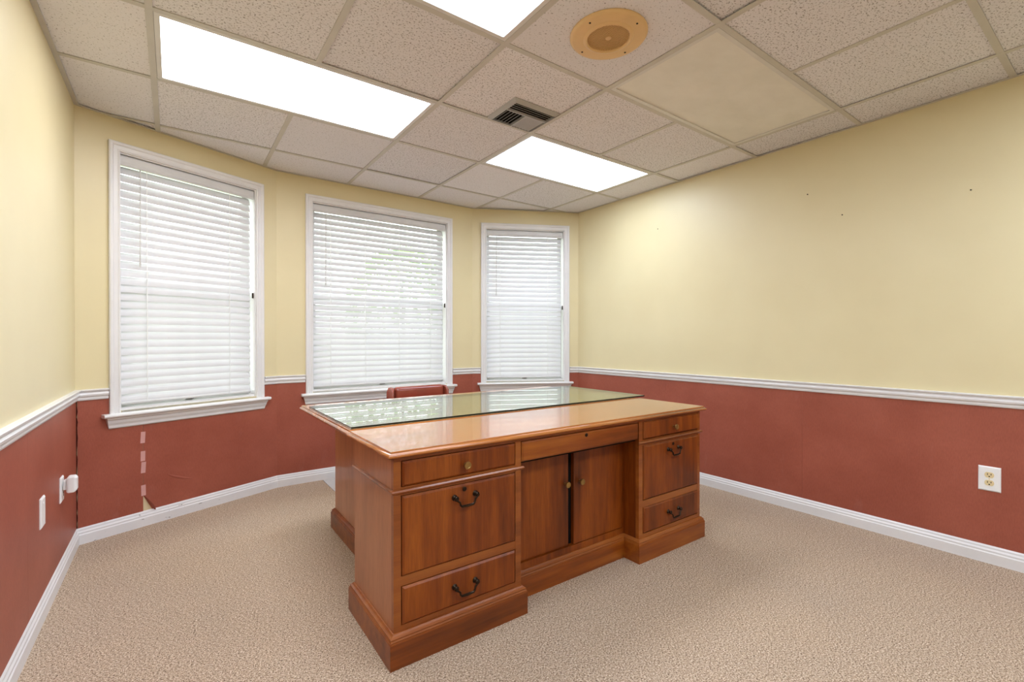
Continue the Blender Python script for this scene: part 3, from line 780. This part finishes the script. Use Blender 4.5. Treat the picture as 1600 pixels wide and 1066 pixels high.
# ------------------------------------------------------------------ wall plates and tape
def plate(name, seg, s, z, w, h, mat='white_plastic'):
    r = frame(name, seg, s, z, -0.004)
    MB().loops([[(-w / 2, 0, -h / 2), (w / 2, 0, -h / 2), (w / 2, 0, h / 2), (-w / 2, 0, h / 2)], [(-w / 2, -0.003, -h / 2), (w / 2, -0.003, -h / 2), (w / 2, -0.003, h / 2), (-w / 2, -0.003, h / 2)],
               [(-w / 2 + 0.005, -0.0065, -h / 2 + 0.005), (w / 2 - 0.005, -0.0065, -h / 2 + 0.005), (w / 2 - 0.005, -0.0065, h / 2 - 0.005), (-w / 2 + 0.005, -0.0065, h / 2 - 0.005)]]).build('cover_plate', mat, r)
    return r
def sockets(r, mat):
    for dz in (-0.0195, 0.0195):
        poly = []
        for k in range(20):
            a = 2 * math.pi * k / 20
            poly.append((0.0172 * math.cos(a), dz + max(-0.0135, min(0.0135, 0.0172 * math.sin(a)))))
        f = MB().prism(poly, -0.0082, -0.006, XZ(0)).build('socket', mat, r)
        q = MB(); q.box(-0.0075, -0.0050, -0.0086, -0.0080, dz - 0.001, dz + 0.008); q.box(0.0050, 0.0075, -0.0086, -0.0080, dz - 0.0005, dz + 0.0075)
        q.prism([(0.003 * math.cos(2 * math.pi * k / 8), dz - 0.0075 + 0.003 * math.sin(2 * math.pi * k / 8)) for k in range(8)], -0.0086, -0.0080, XZ(0))
        q.build('slots', 'dark', f)
    MB().lathe([(0.003, 0.0062), (0.003, 0.0078)], (0, 0, 0), 'y', 10).build('screw', mat, r)
r = plate('wall_outlet', 'right', C4[1] - 0.488, 0.418, 0.080, 0.121); sockets(r, 'ivory')
tag(r, 'white duplex outlet with ivory sockets on the right burgundy wall', 'outlet')
LL = SEG['left']['L']
r = plate('wall_outlet', 'left', LL - (C1[1] - 2.985), 0.412, 0.072, 0.115); sockets(r, 'white_plastic')
tag(r, 'white outlet cover behind a plugged-in white adapter on left burgundy wall', 'outlet')
r = plate('blank_plate', 'left', LL - (C1[1] - 2.590), 0.424, 0.072, 0.118)
for dz in (-0.035, 0.035): MB().lathe([(0.003, 0.0062), (0.003, 0.0078)], (0, 0, dz), 'y', 10).build('screw', 'white_plastic', r)
tag(r, 'plain white blank wall plate low on the left burgundy wall', 'wall plate')
r = frame('plug_adapter', 'left', LL - (C1[1] - 2.985), 0.4315, -0.0135)
tag(r, 'small white plug-in adapter sticking out of an outlet near the left corner', 'adapter')
m = MB(); m.box(-0.020, 0.020, -0.012, 0.0, -0.022, 0.022); m.build('neck', 'white_plastic', r, bevel=0.003)
m = MB(); m.loops([[(-0.026, -0.012, -0.032), (0.026, -0.012, -0.032), (0.026, -0.012, 0.032), (-0.026, -0.012, 0.032)], [(-0.030, -0.018, -0.036), (0.030, -0.018, -0.036), (0.030, -0.018, 0.036), (-0.030, -0.018, 0.036)],
                   [(-0.028, -0.040, -0.036), (0.028, -0.040, -0.036), (0.028, -0.040, 0.036), (-0.028, -0.040, 0.036)], [(-0.020, -0.048, -0.027), (0.020, -0.048, -0.027), (0.020, -0.048, 0.027), (-0.020, -0.048, 0.027)]])
m.build('shell', 'white_plastic', r, bevel=0.003, seg=2)
for k, (z0, z1, ds, lean, lab) in enumerate(((0.493, 0.560, 0.0, 3, 'pale tape strip highest on the wallpaper seam under window stool'), (0.386, 0.445, 0.0, 1, 'pale tape strip on wallpaper seam, second below the window stool'),
                                         (0.315, 0.380, 0.002, 3, 'pale tape strip on wallpaper seam, third below the window stool'), (0.180, 0.243, 0.002, -1, 'pale tape strip just above the torn wallpaper corner'))):
    r = frame('tape_strip', 'bay_left', SS - 0.002 + ds, (z0 + z1) / 2, -0.0041)
    o = MB().box(-0.0115, 0.0115, -0.0006, 0.0, -(z1 - z0) / 2, (z1 - z0) / 2).build('tape_strip', 'tape')
    o.location = r.location; o.rotation_euler = (0, math.radians(lean), r.rotation_euler.z); bpy.data.objects.remove(r)
    tag(o, lab, 'tape', 'tape strips on the wallpaper seam')

# ------------------------------------------------------------------ outdoors: lawn and shrubs beyond the bay
structure(MB().box(-14, 18, 4.02, 30, -0.45, -0.35).build('ground', 'grass'))
def shrub(x, y, h, rad, label):
    r = tag(empty('shrub', (x, y, -0.35)), label, 'shrub', 'shrubs outside the bay windows'); m = MB()
    for k in range(1100):
        u, v = random.random() * 2 * math.pi, math.acos(2 * random.random() - 1); q = rad * (0.75 + 0.3 * random.random())
        c = Vector((q * math.sin(v) * math.cos(u), q * math.sin(v) * math.sin(u), h * 0.55 + h * 0.45 * math.cos(v)))
        M = Matrix.Rotation(random.random() * 6.28, 4, 'Z') @ Matrix.Rotation(random.random() * 2, 4, 'X'); s = 0.10
        m.add([c + (M @ Vector(p)) for p in ((-s * .5, 0, 0), (0, -s, 0.02), (s * .5, 0, 0), (0, s, 0.02))], [(0, 1, 2, 3)])
    m.build('foliage', 'leaf', r)
    MB().tube([(0, 0, 0), (0.03, 0, h * 0.4), (0, 0.02, h * 0.8)], [0.05, 0.04, 0.02], 6).build('stem', 'bronze', r)
shrub(3.6, 8.6, 3.2, 1.1, 'green leafy shrub glimpsed through the middle window blind')
